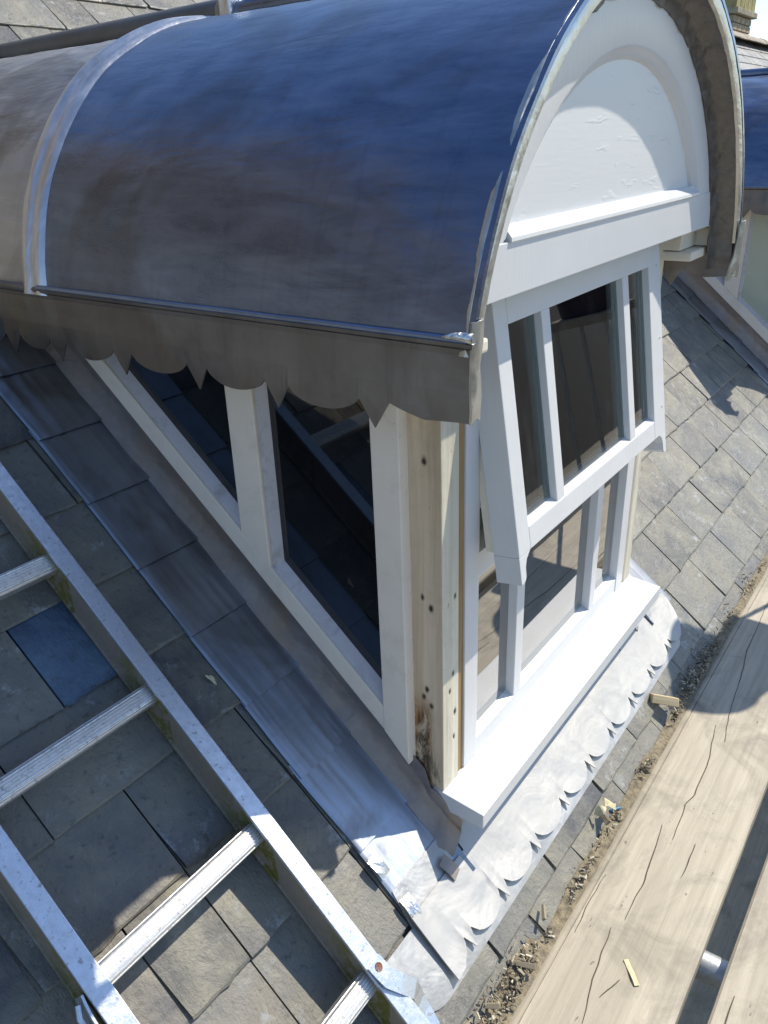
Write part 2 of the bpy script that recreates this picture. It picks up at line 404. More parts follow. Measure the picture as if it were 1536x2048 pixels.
# ------------------------------------------------------------------ ground, house, roof deck
g = MB().add([(-300, -300, -6.5), (300, -300, -6.5), (300, 300, -6.5), (-300, 300, -6.5)], [(0, 1, 2, 3)]).build('ground', M['ground'], fix=False)
tag(g, 'dark tarmac ground far below the scaffold', kind='structure')
# roof deck with openings under the dormers
deck = MB()
def deck_piece(x0, x1, y0, y1):
    deck.add([RP(x0, y0, -.03), RP(x1, y0, -.03), RP(x1, y1, -.03), RP(x0, y1, -.03)], [(0, 1, 2, 3)])
H = [(.03, .82), (.03 + DX2, .82 + DX2)]
deck_piece(-6, 15, -.17, .03); deck_piece(-6, 15, 1.2, RIDGE_Y)
xs = [-6, H[0][0], H[0][1], H[1][0], H[1][1], 15]
for a in (0, 2, 4): deck_piece(xs[a], xs[a + 1], .03, 1.2)
roof = deck.build('roof', M['deck'], fix=False)
tag(roof, 'pitched slate roof that the two dormers sit in', kind='structure')
back = MB().add([(-6, RIDGE_Y, 1.84), (15, RIDGE_Y, 1.84), (15, 5.2, -.6), (-6, 5.2, -.6)], [(0, 1, 2, 3)]).build('roof', M['slate_field'], fix=False)
tag(back, 'far slope of the slate roof behind the ridge', kind='structure')
tw_ = MB().box(-7, -.62, 2.36, 6.5, -6.5, 3.75, .03).build('reflection_wall', M['stone']); tag(tw_, 'tall brown stone wall beyond the left edge, unseen, added for the lead to mirror', 'wall')  # unseen wall added so that the lead roof mirrors brown
hw = MB().box(-6, 15, -.10, 4.9, -6.5, -.26).build('house_wall', M['render'])
tag(hw, 'rendered house wall below the eaves', 'wall')

# ------------------------------------------------------------------ the dormer
CX, CZ, RR = .425, .65, .55
TH0 = math.asin(.137 / RR)
def arc(th, r=RR):            # th measured from the left (-X) horizon over the crown to the right
    return CX - r * math.cos(th), CZ + r * math.sin(th)
def build_dormer():
    D = empty('dormer', (0, 0, 0))
    tag(D, 'nearest dormer with barrel lead roof, white front window and opened top sash', 'dormer')
    def ripple(x, y, z): return .0028 * nz(x, y * .5, z, 5) + .0012 * nz(x + 9, y, z, 16)
    # -- barrel roof, front bay
    def front(u, v):
        th = TH0 + (math.pi - 2 * TH0) * v; y = -.112 + .86 * u
        r = RR - .002 + ripple(*arc(th), y) if False else RR - .002
        x, z = arc(th, r + ripple(arc(th)[0], y, arc(th)[1]))
        return (x, y, z)
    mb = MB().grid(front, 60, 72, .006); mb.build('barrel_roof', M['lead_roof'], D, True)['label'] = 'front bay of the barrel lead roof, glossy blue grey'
    def rear(u, v):
        th = TH0 + (math.pi - 2 * TH0) * v; y = .72 + 1.10 * u
        x, z = arc(th, RR - .010 + 1.6 * ripple(arc(th)[0] + 3, y, arc(th)[1])); return (x, y, z)
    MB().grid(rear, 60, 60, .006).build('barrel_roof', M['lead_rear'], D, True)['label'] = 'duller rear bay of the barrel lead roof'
    # -- lap rib between the bays: two soft welts, leaning back up the curve
    def rib(u, v):
        th = TH0 - .02 + (math.pi - 2 * TH0 + .04) * u
        s = math.sin(th); yc = .715 + .065 * min(1, max(0, (s - .25) / .6)) * 1.0
        w = .036 + .012 * s; y = yc + (v - .5) * 2 * w
        t = abs(v - .5) * 2
        h = .0165 * max(0, 1 - t ** 2.6) - .006 * math.exp(-((v - .42) / .11) ** 2) + .0016 * nz(th * 3, v * 2, 0, 3)
        x, z = arc(th, RR - .004 + h + .002); return (x, y, z)
    MB().grid(rib, 90, 18, .004).build('lap_rib', M['lead_rib'], D, True)
    # clip on the rib near the crown
    # -- crown roll (along the top of both bays)
    MB().tube([(CX, -.105, CZ + RR + .014), (CX, .72, CZ + RR + .014)], .020, 14).build('crown_roll', M['lead_roof'], D, True)
    MB().tube([(CX, .76, CZ + RR + .014), (CX, 1.85, CZ + RR + .007)], .027, 14).build('crown_roll', M['lead_roll'], D, True)
    MB().box(CX - .03, CX + .03, .715, .745, CZ + RR - .004, CZ + RR + .05, .004).build('roll_end_cap', M['lead_bright'], D)
    # -- skirt with bead ledge, scallops and teeth
    teeth = [.806, .676, .503, .338, .177, .019]
    def hem(y):
        if y < -.004:
            if y > -.05: return .706 - .014 * ((-.004 - y) / .046) ** .8
            return .692 + .005 * min(1, (-.05 - y) / .05)
        for c in teeth:
            d = abs(y - c)
            if d < .023: return .707 - .036 * (1 - d / .023)
        prev = [c for c in teeth if c < y]; nxt = [c for c in teeth if c > y]
        if not nxt: nxt = [.97, ]
        if not prev: a = -.004
        else: a = max(prev) + .023
        b = min(nxt) - .023
        if b <= a: return .705
        f = min(1, max(0, (y - a) / (b - a)))
        return .706 - .021 * (max(0, 1 - (2 * f - 1) ** 2)) ** .6
    ys = sorted(set([-.114 + i * .009 for i in range(120)] + [c + d for c in teeth for d in (-.0235, -.0228, -.012, 0, .012, .0228, .0235)]))
    ys = [y for y in ys if y < .93]
    def skirt(side):
        prof = [(-.0005, .793), (.006, .790), (.0085, .7865), (.0075, .782), (.003, .779), (.002, .772), (.003, .75), (.005, .73), None]
        nyi = len(ys) - 1; npf = len(prof) - 1
        def fn(u, v):
            y = ys[round(u * nyi)]; k = round(v * npf); hz = hem(y)
            wv = .004 * nz(y, 0, side, 4) + .002 * nz(y, 4, side, 13)
            p = prof[k]
            if p is None: o, z = .006 + wv * 1.8 - (.006 if hz < .69 and y > -.004 else 0) * 0, hz
            else:
                o, z = p; o += wv * max(0, (.778 - z) / .05); z = max(z, hz + .001 * (npf - k))
            X = CX - .536 - o if side == 0 else CX + .536 + o
            return (X, y, z)
        mb = MB().grid(fn, nyi, npf, .0025); o = mb.build('scalloped_skirt', M['lead_skirt'], D); return o
    s0 = skirt(0); skirt(1)
    for sgn in (-1, 1):
        MB().tube([(CX + sgn * (.5415 + .0010 * nz(y_, sgn, 0, 6)), y_, .7895 + .0008 * nz(y_, sgn, 5, 7)) for y_ in [-.110 + .03 * i for i in range(28 if sgn < 0 else 28)]], .0042, 10).build('bead', M['lead_bead'], D, True)
    # skirt returns round the front corners
    for sgn in (-1, 1):
        def ret(u, v):
            z = .697 + .112 * v; w = .036 - .012 * v + .003 * math.sin(v * 9)
            x = CX + sgn * (.542 - u * w); y = -.1145 - .003 * math.sin(u * math.pi) + .010 * u * (1 - v) + .0022 * nz(u * 3, v * 4, 2)
            return (x, y, z + (.004 * math.sin(u * 5) if v < .1 else 0))
        MB().grid(ret, 8, 14, .003).build('skirt_return', M['lead_turn'], D, True)
    def horn(u, v):
        a = 2 * math.pi * v; r = .0055 * (1 - u) ** .8 + .0006
        return (CX - .541 - .012 * math.sin(u * 2) + r * math.cos(a), -.116 + .034 * u, .792 + .004 * math.sin(u * 3) + r * math.sin(a))
    MB().grid(horn, 10, 8, .0005).build('folded_tab', M['lead_bright'], D, True)
    # -- verge: bright turned edge, and the dark underside sloping back to the boarded front
    def verge(u, v):
        th = TH0 - .03 + (math.pi - 2 * TH0 + .06) * u
        a = [(RR - .003, -.094), (RR + .0015, -.0985), (RR + .0022, -.104), (RR - .001, -.1085), (RR - .008, -.1095), (RR - .0185, -.1075), (RR - .0195, -.103)][round(v * 6)]
        x, z = arc(th, a[0] + .0006 * nz(th * 4, v, 0, 3)); return (x, a[1] + .0006 * nz(th * 9, 3, 0, 2), z)
    MB().grid(verge, 140, 6, .002).build('verge_edge', M['lead_turn'], D, True)
    def soff(u, v):
        th = TH0 - .12 + (math.pi - 2 * TH0 + .24) * u
        prof = [(.5315, -.104), (.531, -.096), (.526, -.088), (.524, -.078), (.518, -.071), (.508, -.066), (.499, -.064)]
        r, y = prof[round(v * 6)]
        wob = (.004 * nz(th * 5, v * 2, 1, 3) + .0018 * nz(th * 22, v * 3, 1, 2)) * min(1, v * 3)
        x, z = arc(th, r + wob); return (x, y + wob, z)
    MB().grid(soff, 150, 6, .003).build('verge_underside', M['lead_dark'], D, True)
    # -- front boarding: arched board, framed panel, fascia
    PY = -.064
    def archpoly(r, z0, n=48, zc=CZ):
        t0 = math.asin(max(-1, (z0 - zc) / r)); return [(CX - r * math.cos(t0 + (math.pi - 2 * t0) * i / n), zc + r * math.sin(t0 + (math.pi - 2 * t0) * i / n)) for i in range(n + 1)]
    # panel
    MB().prism(archpoly(.45, .855), lambda a, b, k: (a, PY + .014 + .02 * k, b)).build('gable_panel', M['panel'], D)
    # arched frame ring
    n = 56
    def ringpt(i, r, zb):
        t0 = math.asin((zb - CZ) / r); th = t0 + (math.pi - 2 * t0) * i / n
        return CX - r * math.cos(th), CZ + r * math.sin(th)
    prof = [(.508, PY + .02), (.508, PY), (.442, PY), (.438, PY + .0015), (.434, PY + .006), (.428, PY + .0085), (.424, PY + .0145), (.424, PY + .02)]
    v = []; f = []
    for i in range(n + 1):
        for r, y in prof:
            x, z = ringpt(i, r, .80 if r > .5 else .872); 
            if r > .5 and False: pass
            v.append((x, y, z))
    k = len(prof)
    for i in range(n):
        for j in range(k - 1): f.append((i * k + j, i * k + j + 1, (i + 1) * k + j + 1, (i + 1) * k + j))
    f += [tuple(range(k)), tuple(range(n * k, n * k + k))]
    MB().add(v, f).build('arched_frame', M['white'], D, auto=.5)
    # fascia and its sill moulding
    xl, xr = CX - .486, CX + .486
    MB().prism([(xl, .803), (xr, .803), (xr - .005, .868), (xl + .005, .868)], lambda a, b, k: (a, PY - .0015 + .022 * k, b), .0012).build('fascia_board', M['white'], D)
    mp = [(PY + .016, .866), (PY - .002, .866), (PY - .0045, .8685), (PY - .004, .873), (PY + .001, .879), (PY + .006, .884), (PY + .016, .886)]
    MB().prism(mp, lambda a, b, k: (CX - .372 + .744 * k, a, b)).build('panel_moulding', M['white'], D, auto=.4)
    # -- eaves boxes either side under the barrel
    for sg in (-1, 1):
        a, b = CX + sg * .405, CX + sg * .50
        x0, x1 = min(a, b), max(a, b)
        MB().box(x0, x1, -.035, .95, .762, .80, .002).build('eaves_box', M['beige'], D)
        MB().box(min(a, CX + sg * .525), max(a, CX + sg * .525), -.058, .92, .742, .760, .004).build('eaves_moulding', M['beige'], D)
        MB().box(min(CX + sg * .5005, CX + sg * .517), max(CX + sg * .5005, CX + sg * .517), -.06, .92, .762, .797).build('eaves_batten', M['beige'], D)
    # -- corner posts
    def post(x0, x1, mat_side, mirror):
        mb = MB().box(x0, x1, 0, .075, -.01 if True else 0, .80, .0015); o = mb.build('corner_post', None or mat_side, D)
        o.data.materials.append(M['post_front'])
        for p in o.data.polygons:
            if p.normal.y < -.7: p.material_index = 1
        return o
    post(0.0, .047, M['post'], False); post(.811, .847, M['beige'], True)
    MB().box(.0475, .0655, .0035, .06, -.005, .80).build('packing_strip', M['brown_strip'], D)
    MB().box(.8, .811, .010, .06, -.005, .80).build('packing_strip', M['beige'], D)
    # -- cheek window (left side)
    def cheek(s, T):
        # s = x of the outer face, T = +1 for left cheek. polygons in (y, z)
        def fx(x0, x1): return lambda a, b, k: ((x0 if k == 0 else x1), a, b)
        L = lambda y, c: .839 * y + c
        X0, X1 = (-.020, .004) if T > 0 else (.867, .843)
        g0 = .012 if T > 0 else .835
        rail = MB().prism([(.104, L(.104, .004)), (.93, L(.93, .004)), (.93, L(.93, .052)), (.104, L(.104, .052))], fx(X0, X1), .0018)
        rail.build('bottom_rail', M['primer'], T_par)
        MB().prism([(.055, L(.055, -.006)), (.1037, L(.1037, .004)), (.1037, .79), (.055, .79)], fx(X0 - .0012 * T, X1), .0018).build('corner_casing', M['primer'], T_par)
        MB().prism([(.335, L(.335, .0522)), (.397, L(.397, .0522)), (.389, .79), (.330, .79)], fx(X0 - .0003 * T, X1), .002).build('mullion', M['primer'], T_par)
        # glazing beads / putty bevels
        xb = X0 + .006 * T; xg = X0 + .024 * T
        def bead(p0, p1, off):   # off: 2D inward direction
            a0, a1 = Vector(p0), Vector(p1); o = Vector(off)
            vv = [(xb, *a0), (xb, *a1), (xg, *(a1 + o)), (xg, *(a0 + o)), (xg, *a0), (xg, *a1)]
            MB().add(vv, [(0, 1, 2, 3), (0, 4, 5, 1), (3, 2, 5, 4), (0, 3, 4), (1, 5, 2)]).build('putty_bead', M['putty'], T_par)
        bead((.104, L(.104, .052)), (.335, L(.335, .052)), (-.006, .011))
        bead((.397, L(.397, .052)), (.90, L(.90, .052)), (-.006, .011))
        bead((.3335, L(.335, .052)), (.330, .79), (-.010, 0))
        bead((.104, .79), (.104, L(.104, .052)), (.005, 0))
        for poly in ([(.104, L(.104, .045)), (.335, L(.335, .045)), (.330, .78), (.104, .78)], [(.393, L(.393, .045)), (.88, .785), (.39, .785)]):
            MB().prism(poly, fx(xg, xg + .004 * T)).build('pane', M['dark_glass'], T_par)
        # cheek wall behind and above
        MB().prism([(.076, -.03), (.076, .80), (1.25, .80), (1.1, .78)], fx(xg + .006 * T, xg + .022 * T)).build('cheek_board', M['wallpaint'], T_par)
    T_par = D
    cw = empty('cheek_window', (0, 0, 0), D); T_par = cw; cheek(0, 1)
    cw2 = empty('cheek_window', (0, 0, 0), D); T_par = cw2; cheek(0, -1)
    # -- main window frame
    W = empty('front_window', (0, 0, 0), D)
    def fb(name, x0, x1, y0, y1, z0, z1, m='white', b=.0015): return MB().box(x0, x1, y0, y1, z0, z1, b).build(name, M[m], W)
    fb('stile', .066, .108, 0, .068, -.004, .80); fb('stile', .758, .7995, 0, .068, -.004, .80)
    fb('bottom_rail', .108, .758, .0015, .068, -.006, .028)
    # sloping glazing ledge
    MB().prism([(.0015, .0285), (.030, .040), (.066, .040), (.066, .0285)], lambda a, b, k: (.108 + .65 * k, a, b)).build('glazing_ledge', M['white'], W)
    fb('transom', .108, .758, .0035, .068, .352, .398)
    MB().prism([(.0035, .3985), (.03, .410), (.066, .410), (.066, .3985)], lambda a, b, k: (.108 + .65 * k, a, b)).build('transom_ledge', M['beige'], W)
    fb('head_rail', .108, .758, .004, .068, .775, .80)
    for a in (.247, .598): fb('mullion', a, a + .029, .001, .064, .0285, .3515)
    for a, b in ((.110, .2465), (.2765, .5975), (.6275, .757)):
        MB().box(a, b, .018, .023, .034, .352).build('pane', M['glass'], W)
        MB().box(a + .002, b - .002, .046, .050, .036, .352).build('pane', M['glass_in'], W)
        # sealed-unit spacer bars and inner beads
        MB().box(b - .012, b - .001, .0232, .0458, .042, .351).build('spacer_bar', M['inner'], W)
        MB().box(a + .001, a + .010, .0232, .0458, .042, .351).build('spacer_bar', M['inner'], W)
        MB().box(b - .024, b, .051, .105, .03, .352, .001).build('inner_bead', M['inner'], W)
        MB().box(a, a + .022, .051, .085, .03, .352, .001).build('inner_bead', M['inner'], W)
    # sill
    MB().prism([(-.078, -.042), (.02, -.042), (.02, -.006), (.0, -.0055), (-.078, -.012)], lambda a, b, k: (-.003 + .853 * k, a, b), .002).build('window_sill', M['white'], W)
    # inner sill board
    MB().box(.03, .82, .0865, .30, .0, .022, .003).build('inner_sill', M['inner'], W)
    # -- opening sash
    S = empty('opening_sash', (0, -.015, .797), D); tilt = math.atan2(.065, .433)
    S.rotation_euler = (-tilt, 0, 0)
    SW = 'white'
    def sb(name, x0, x1, s0, s1, y0=0.0, y1=.044, m='white', b=.0015): return MB().box(x0, x1, y0, y1, -s1, -s0, b).build(name, M[m], S)
    for x0, x1, dr in ((.100, .1375, 1), (.6895, .752, -1)):
        hx0, hx1 = (x0, x0 + .034) if dr == 1 else (x1 - .034, x1)
        o = sb('stile', x0, x1, 0, .3865)
        t = (x0 if dr == 1 else x1)
        pl = [(t, -.3866), (t, -.432), (t + dr * .012, -.430), (t + dr * .0165, -.424), (t + dr * .0175, -.408), (t + dr * .023, -.396), (t + dr * .036, -.3866)]
        MB().prism(pl, lambda a, b, k: (a, .0002 + .0436 * k, b), .001).build('horn', M['white'], S)
    sb('top_rail', .1377, .6893, 0, .048)
    sb('bottom_rail', .1377, .6893, .350, .3863)
    MB().prism([(.0, -.3495), (.022, -.338), (.044, -.338), (.044, -.3495)], lambda a, b, k: (.1377 + .5516 * k, a, b)).build('glazing_ledge', M['white'], S)
    for a in (.240, .560): sb('mullion', a, a + .028, .0483, .3493, .001, .040)
    for a, b in ((.138, .2398), (.2682, .5598), (.5882, .689)):
        MB().box(a, b, .013, .017, -.345, -.047).build('pane', M['glass_sash'], S)
        MB().box(a + .002, b - .002, .033, .036, -.345, -.047).build('pane', M['glass_in'], S)
        MB().box(b - .011, b - .001, .0172, .0328, -.343, -.049).build('spacer_bar', M['inner'], S)
        MB().box(b - .020, b, .0362, .078, -.345, -.047, .001).build('inner_bead', M['inner'], S)
        MB().box(a, a + .016, .0362, .058, -.345, -.047, .001).build('inner_bead', M['inner'], S)
    MB().box(.106, .1375, .0445, .060, -.385, -.002, .001).build('rebate_strip', M['beige'], S)
    MB().box(.690, .746, .0445, .060, -.385, -.002, .001).build('rebate_strip', M['beige'], S)
    # small fixing screws
    for x, s in ((.73, .05), (.735, .33), (.735, .19)):
        MB().tube([(x, -.0008, -s), (x, .001, -s)], .0022, 8).build('screw', M['tube'], S)
    # stay bar
    MB().tube([(.13, .05, .40 + .02), (.16, .02, .47), (.20, -.005, .53)], .004, 6).build('stay_bar', M['alu'], D)
    # -- room inside
    rm = MB()
    x0, x1, y0, y1, z0, z1 = .038, .812, .09, 1.16, -.55, .80
    rm.add([(x0, y1, z0), (x1, y1, z0), (x1, y1, z1), (x0, y1, z1)], [(0, 1, 2, 3)])
    rm.add([(x0, y0, z0), (x0, y1, z0), (x0, y1, z1), (x0, y0, z1)], [(0, 1, 2, 3)])
    rm.add([(x1, y0, z0), (x1, y1, z0), (x1, y1, z1), (x1, y0, z1)], [(0, 1, 2, 3)])
    rm.add([(x0, y0, z0), (x1, y0, z0), (x1, y1, z0), (x0, y1, z0)], [(0, 1, 2, 3)])
    rm.add([(x0, y0, z1), (x1, y0, z1), (x1, y1, z1), (x0, y1, z1)], [(0, 1, 2, 3)])
    rm.add([(x0, y0 - .012, z0), (x1, y0 - .012, z0), (x1, y0 - .012, -.002), (x0, y0 - .012, -.002)], [(0, 1, 2, 3)])
    rm.build('room_lining', M['room'], D, fix=False)
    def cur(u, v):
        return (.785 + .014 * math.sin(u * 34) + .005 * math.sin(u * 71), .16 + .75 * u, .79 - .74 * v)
    MB().grid(cur, 60, 6, .002).build('reflection_sheet', M['reflection_sheet'], D, True)['label'] = 'purple sheet added behind the glass for a violet reflection'  # added sheet supplies the violet reflection tone of the sash pane
    # -- lead soakers down the left and right cheek
    for sd in (0, 1):
        def SX(x): return x if sd == 0 else .847 - x
        for k in range(-1, 8):
            ya, yb = yk(k) - .010, yk(k + 1) + .012
            if k == -1: ya = -.062
            def so(u, v):
                y = ya + (yb - ya) * v
                f = (y - ya) / (yb - ya)
                w = .0060 - .0058 * f + .0012 * nz(u * 2, y, k, 5) + .0005 * nz(u * 6, y * 3, k, 6)
                x = -.160 + .004 * nz(y, k, 0, 9) + (.150) * u
                if u == 0: w += -.0012
                for c, a_ in ((.10, .0009), (.155, .0007)):
                    w += a_ * math.exp(-((u - c) / .018) ** 2)
                if x > -.035: w += (x + .035) ** 2 * 16
                p = RP(x, y, w); p.x = SX(p.x); return p
            o = MB().grid(so, 40, 10, .0022).build('lead_soaker', M['lead_flash'], D, True)
        def up(u, v):
            y = -.034 + 1.0 * u
            top = .839 * y + .004
            if y < .03: top = -.004 - max(0, (.012 - y)) * 1.15
            base = RP(0, y, .004).z
            f = v
            z = base + (top - base) * f
            x = -.030 + .024 * (1 - (1 - min(1, f * 1.6)) ** 2) + .003 * nz(y, f, 3, 9) * (1 - .4 * f) + .0035 * nz(y * .5, 8, 3, 5)
            if y < .015: x += (.015 - y) * .25 * f - .010 * math.exp(-((y + .012) / .008) ** 2) * (1 - f)
            return (SX(x), y, z)
        MB().grid(up, 90, 10, .0022).build('lead_upstand', M['lead_dull'], D, True)
    # -- apron with scallops and teeth lying on the slates
    tx = [-.100, .010, .128, .250, .370, .487, .608, .730, .852]
    def edge(x):
        for c in tx:
            d = abs(x - c)
            if d < .011: return -.122 + .023 * (d / .011)
        pv = [c for c in tx if c < x]; nx = [c for c in tx if c > x]
        a = (max(pv) + .011) if pv else -.185; b = (min(nx) - .011) if nx else .985
        f = min(1, max(0, (x - a) / (b - a)))
        e = -.096 - .023 * max(0, 1 - (2 * f - 1) ** 2) ** .5
        if x < -.135: e = -.121 - (-.135 - x) * .05
        return e
    xs_ = sorted(set([-.165 + i * .0085 for i in range(137)] + [c + d for c in tx for d in (-.0115, -.0108, -.002, .002, .0108, .0115)]))
    xs_ = [x for x in xs_ if x < 1.0]; nx_ = len(xs_) - 1
    def ap(u, v):
        x = xs_[round(u * nx_)]; e = edge(x)
        if x > .90: e = e + ((x - .90) / .10) ** 2 * .05
        y0 = .012 if x > -.003 else -.036
        if x > .86: y0 = -.02 - (x - .86) * .15
        y = y0 + (e - y0) * v
        dd = min(abs(x - c) for c in tx)
        w = .0085 + .0032 * nz(x, y, 0, 7) * (1 - v) + .0012 * nz(x, y, 5, 18)
        w += .0022 * max(0, (v - .7) / .3)
        if x < -.13: w += .006 * (( -.13 - x) / .03) * (1 - v * .6)
        return RP(x, y, w)
    MB().grid(ap, nx_, 14, .0022).build('scalloped_apron', M['lead_apron'], D, True)
    # welted line where the upper sheet is dressed
    def un(u, v):
        x = -.268 + 1.225 * u
        e = -.129
        if x < -.19: e = -.129 + ((-.19 - x) / .078) ** 2 * .045
        if x > .90: e += ((x - .90) / .06) ** 2 * .06
        y0 = .0 if x > -.16 else -.045
        w = .0035 + .001 * nz(x, v, 2, 7) - (.0035 if v > .98 else 0)
        return RP(x, y0 + (e - y0) * v, w)
    MB().grid(un, 110, 6, .002).build('underlay_sheet', M['lead_grey'], D, True)
    # clips
    for (x, y, m, r) in ((-.152, .033, 'lead_bright', .1), (-.151, -.027, 'lead_bright', -.1), (-.050, -.035, 'lead_dull', .2), (.875, -.035, 'lead_grey', .1), (.80, -.03, 'lead_bright', .3), (.70, -.028, 'lead_grey', .1)):
        def cl(u, v):
            a, b = (u - .5) * .022, (v - .5) * .028
            xx = x + a * math.cos(r) - b * math.sin(r); yy = y + a * math.sin(r) + b * math.cos(r)
            return RP(xx, yy, .0125 + .0025 * math.sin(v * 3.1))
        MB().grid(cl, 3, 6, .002).build('lead_clip', M[m], D, True)
    # sliver of membrane sticking out below the flashing's edge
    return D
D1 = build_dormer()

def copy_tree(o, parent=None):
    c = o.copy(); COL.objects.link(c); c.parent = parent
    for ch in list(o.children): copy_tree(ch, c)
    return c
D2 = copy_tree(D1); D2.location = (DX2, DY2, DZ2)
D2['label'] = 'second dormer further along the roof, cut off by the right edge of the photo'
for c in D2.children:
    if c.name.startswith('cheek_window'):
        for q in c.children:
            if q.name.startswith('pane'):
                q.data = q.data.copy(); q.data.materials[0] = M['pale_glass']; q['label'] = 'pane with a pale green surface' 

# ------------------------------------------------------------------ ladder lying on the slates
LAD = empty('ladder', RP(-.43, .2, .03)); tag(LAD, 'aluminium ladder lying flat on the slates left of the near dormer', 'ladder')
Linv = Matrix.Translation(-Vector(LAD.location))
def lad(mb, name, mat, smooth=False, auto=None):
    mb.v = [Vector(p) - Vector(LAD.location) for p in mb.v]; return mb.build(name, M[mat], LAD, smooth, auto=auto)
def slab(x0, x1, w0, w1, y0=-.205, y1=1.3, b=.0):
    mb = MB()
    mb.prism([(x0, w0), (x1, w0), (x1, w1), (x0, w1)], lambda a, c, k: RP(a, y0 if k == 0 else y1, c), b); return mb
for (xa, xb) in ((-.2975, -.2700), (-.5845, -.5570)):
    r = empty('rail', (0, 0, 0), LAD); 
    mb = slab(xa + .004, xb - .004, .0075, .0625); mb.v = [Vector(p) - Vector(LAD.location) for p in mb.v]; mb.build('rail_web', M['alu_side'], r)
    mb = slab(xa, xb, .0615, .0675, b=.001); mb.v = [Vector(p) - Vector(LAD.location) for p in mb.v]; mb.build('rail_flange', M['alu'], r)
    mb = slab(xa, xb, .0035, .0085, b=.001); mb.v = [Vector(p) - Vector(LAD.location) for p in mb.v]; mb.build('rail_flange', M['alu_side'], r)
for k in range(-1, 6):
    yc = .118 + .1965 * k + .046
    if yc < -.2: continue
    n = 7; prof = []
    w0, h = .0158, .0135
    top = []
    for i in range(n * 4 + 1):
        t = i / (n * 4); a = -w0 + 2 * w0 * t
        top.append((a, h + (.0012 if (i % 4) < 2 else 0) - .006 * (2 * t - 1) ** 4))
    prof = top + [(w0, -.006), (w0 * .6, -h), (-w0 * .6, -h), (-w0, -.006)]
    base = RP(0, yc, .040)
    mb = MB().prism(prof, lambda a, c, kk: Vector((-.5605 if kk == 0 else -.2935, 0, 0)) + Vector((0, base.y, base.z)) + SOP * a + SON * c)
    lad(mb, 'rung', 'alu_rung')
# end hook / bracket on the right rail and slot catch on the left one
def strap(pts, wid, t, name, mat, parent=LAD):
    pts = [Vector(p) for p in pts]
    def fn(u, v):
        s = u * (len(pts) - 1); i = min(int(s), len(pts) - 2); f = s - i
        p = pts[i].lerp(pts[i + 1], f); d = (pts[i + 1] - pts[i]).normalized()
        side = d.cross(SON).normalized() if abs(d.dot(SON)) < .9 else Vector((1, 0, 0))
        return p + side * wid * (v - .5)
    mb = MB().grid(fn, (len(pts) - 1) * 2, 3, t); return lad(mb, name, mat)
strap([RP(-.284, -.018, .0705), RP(-.282, -.040, .0705), RP(-.270, -.056, .069), RP(-.256, -.072, .062), RP(-.248, -.083, .040), RP(-.246, -.094, .030)], .026, .003, 'bracket', 'alu')
mb = MB().tube([RP(-.2835, -.026, .070), RP(-.2835, -.026, .0735)], .0065, 14); lad(mb, 'rivet', 'rivet')
strap([RP(-.246, -.094, .030), RP(-.246, -.105, .026), RP(-.250, -.125, .024)], .024, .003, 'bracket', 'alu')
o = lad(MB().grid(lambda u, v: RP(-.589, .165 - .055 * u, .03 + .032 * v) + Vector((-.004 * math.sin(u * 3.1), 0, 0)), 8, 4, .003), 'catch_plate', 'alu')
lad(MB().tube([RP(-.594, .160, .052), RP(-.600, .150, .050), RP(-.600, .128, .044), RP(-.594, .118, .042)], .004, 8), 'catch_loop', 'alu', True)
lad(MB().grid(lambda u, v: RP(-.593, .118 - .10 * u, .012 + .045 * v * (1 - .3 * u)), 8, 4, .003), 'catch_plate', 'alu')

# ------------------------------------------------------------------ scaffold
def board(x0, x1, y0, y1, skew, label, ztop=-.25, cat='plank', th=.038, sd=1):
    o = empty('scaffold_board', (x0, y0, ztop - th)); tag(o, label, cat, 'scaffold boards of the working platform')
    L = x1 - x0; nx = 90
    def prof(mb):
        def fn(u, v):
            # closed loop round the section
            x = L * u
            wob = .0012 * nz(x, sd * 7, 0, 3)
            loop = [(0, 0), (.0, th - .0035), (.0035, th), (.25, th), (.5, th), (.75, th), (.9965, th), (1.0, th - .0035), (1.0, 0)]
            return None
        W = (y1 - y0)
        sec = [(W, 0), (W, th - .004), (W - .004, th)][:0] + [(0, .0), (0, th - .004), (.004, th)] + [(W * t, th + .0006 * math.sin(t * 9 + sd)) for t in (.1, .2, .35, .5, .65, .8)] + ([(W - .034, th), (W - .0305, th - .0002), (W - .0285, th - .0035), (W - .0265, th - .0002), (W - .020, th - .0008), (W - .014, th - .004), (W - .002, th - .013), (W, th - .02), (W, 0)] if sd == 1 else [(W - .004, th), (W, th - .004), (W, 0)])
        v = []; f = []; K = len(sec)
        for i in range(nx + 1):
            x = L * i / nx
            for (a, c) in sec:
                w = .0016 * nz(x, a * 3, sd * 5, 2.2)
                ed = .0018 * nz(x * 2, sd + (0 if a < W / 2 else 9), 0, 7) if (a < .001 or a > W - .001) else 0
                v.append((x, a + skew * (x / L) + ed, c + (w if c > th / 2 else 0)))
        for i in range(nx):
            for j in range(K - 1): f.append((i * K + j, i * K + j + 1, (i + 1) * K + j + 1, (i + 1) * K + j))
            f.append((i * K + K - 1, i * K, (i + 1) * K, (i + 1) * K + K - 1))
        f += [tuple(range(K)), tuple(range(nx * K, nx * K + K))]
        return mb.add(v, f)
    b = prof(MB()).build('plank', M['board'], o, auto=.6)
    return o, b
B1, b1 = board(-1.3, 4.6, -.412, -.188, 0.0, 'weathered scaffold board nearest the slates, with long splits', sd=1)
B2, b2 = board(-1.3, 4.6, -.672, -.449, -.016, 'second scaffold board, beyond the dark gap, at the lower right corner', sd=2)
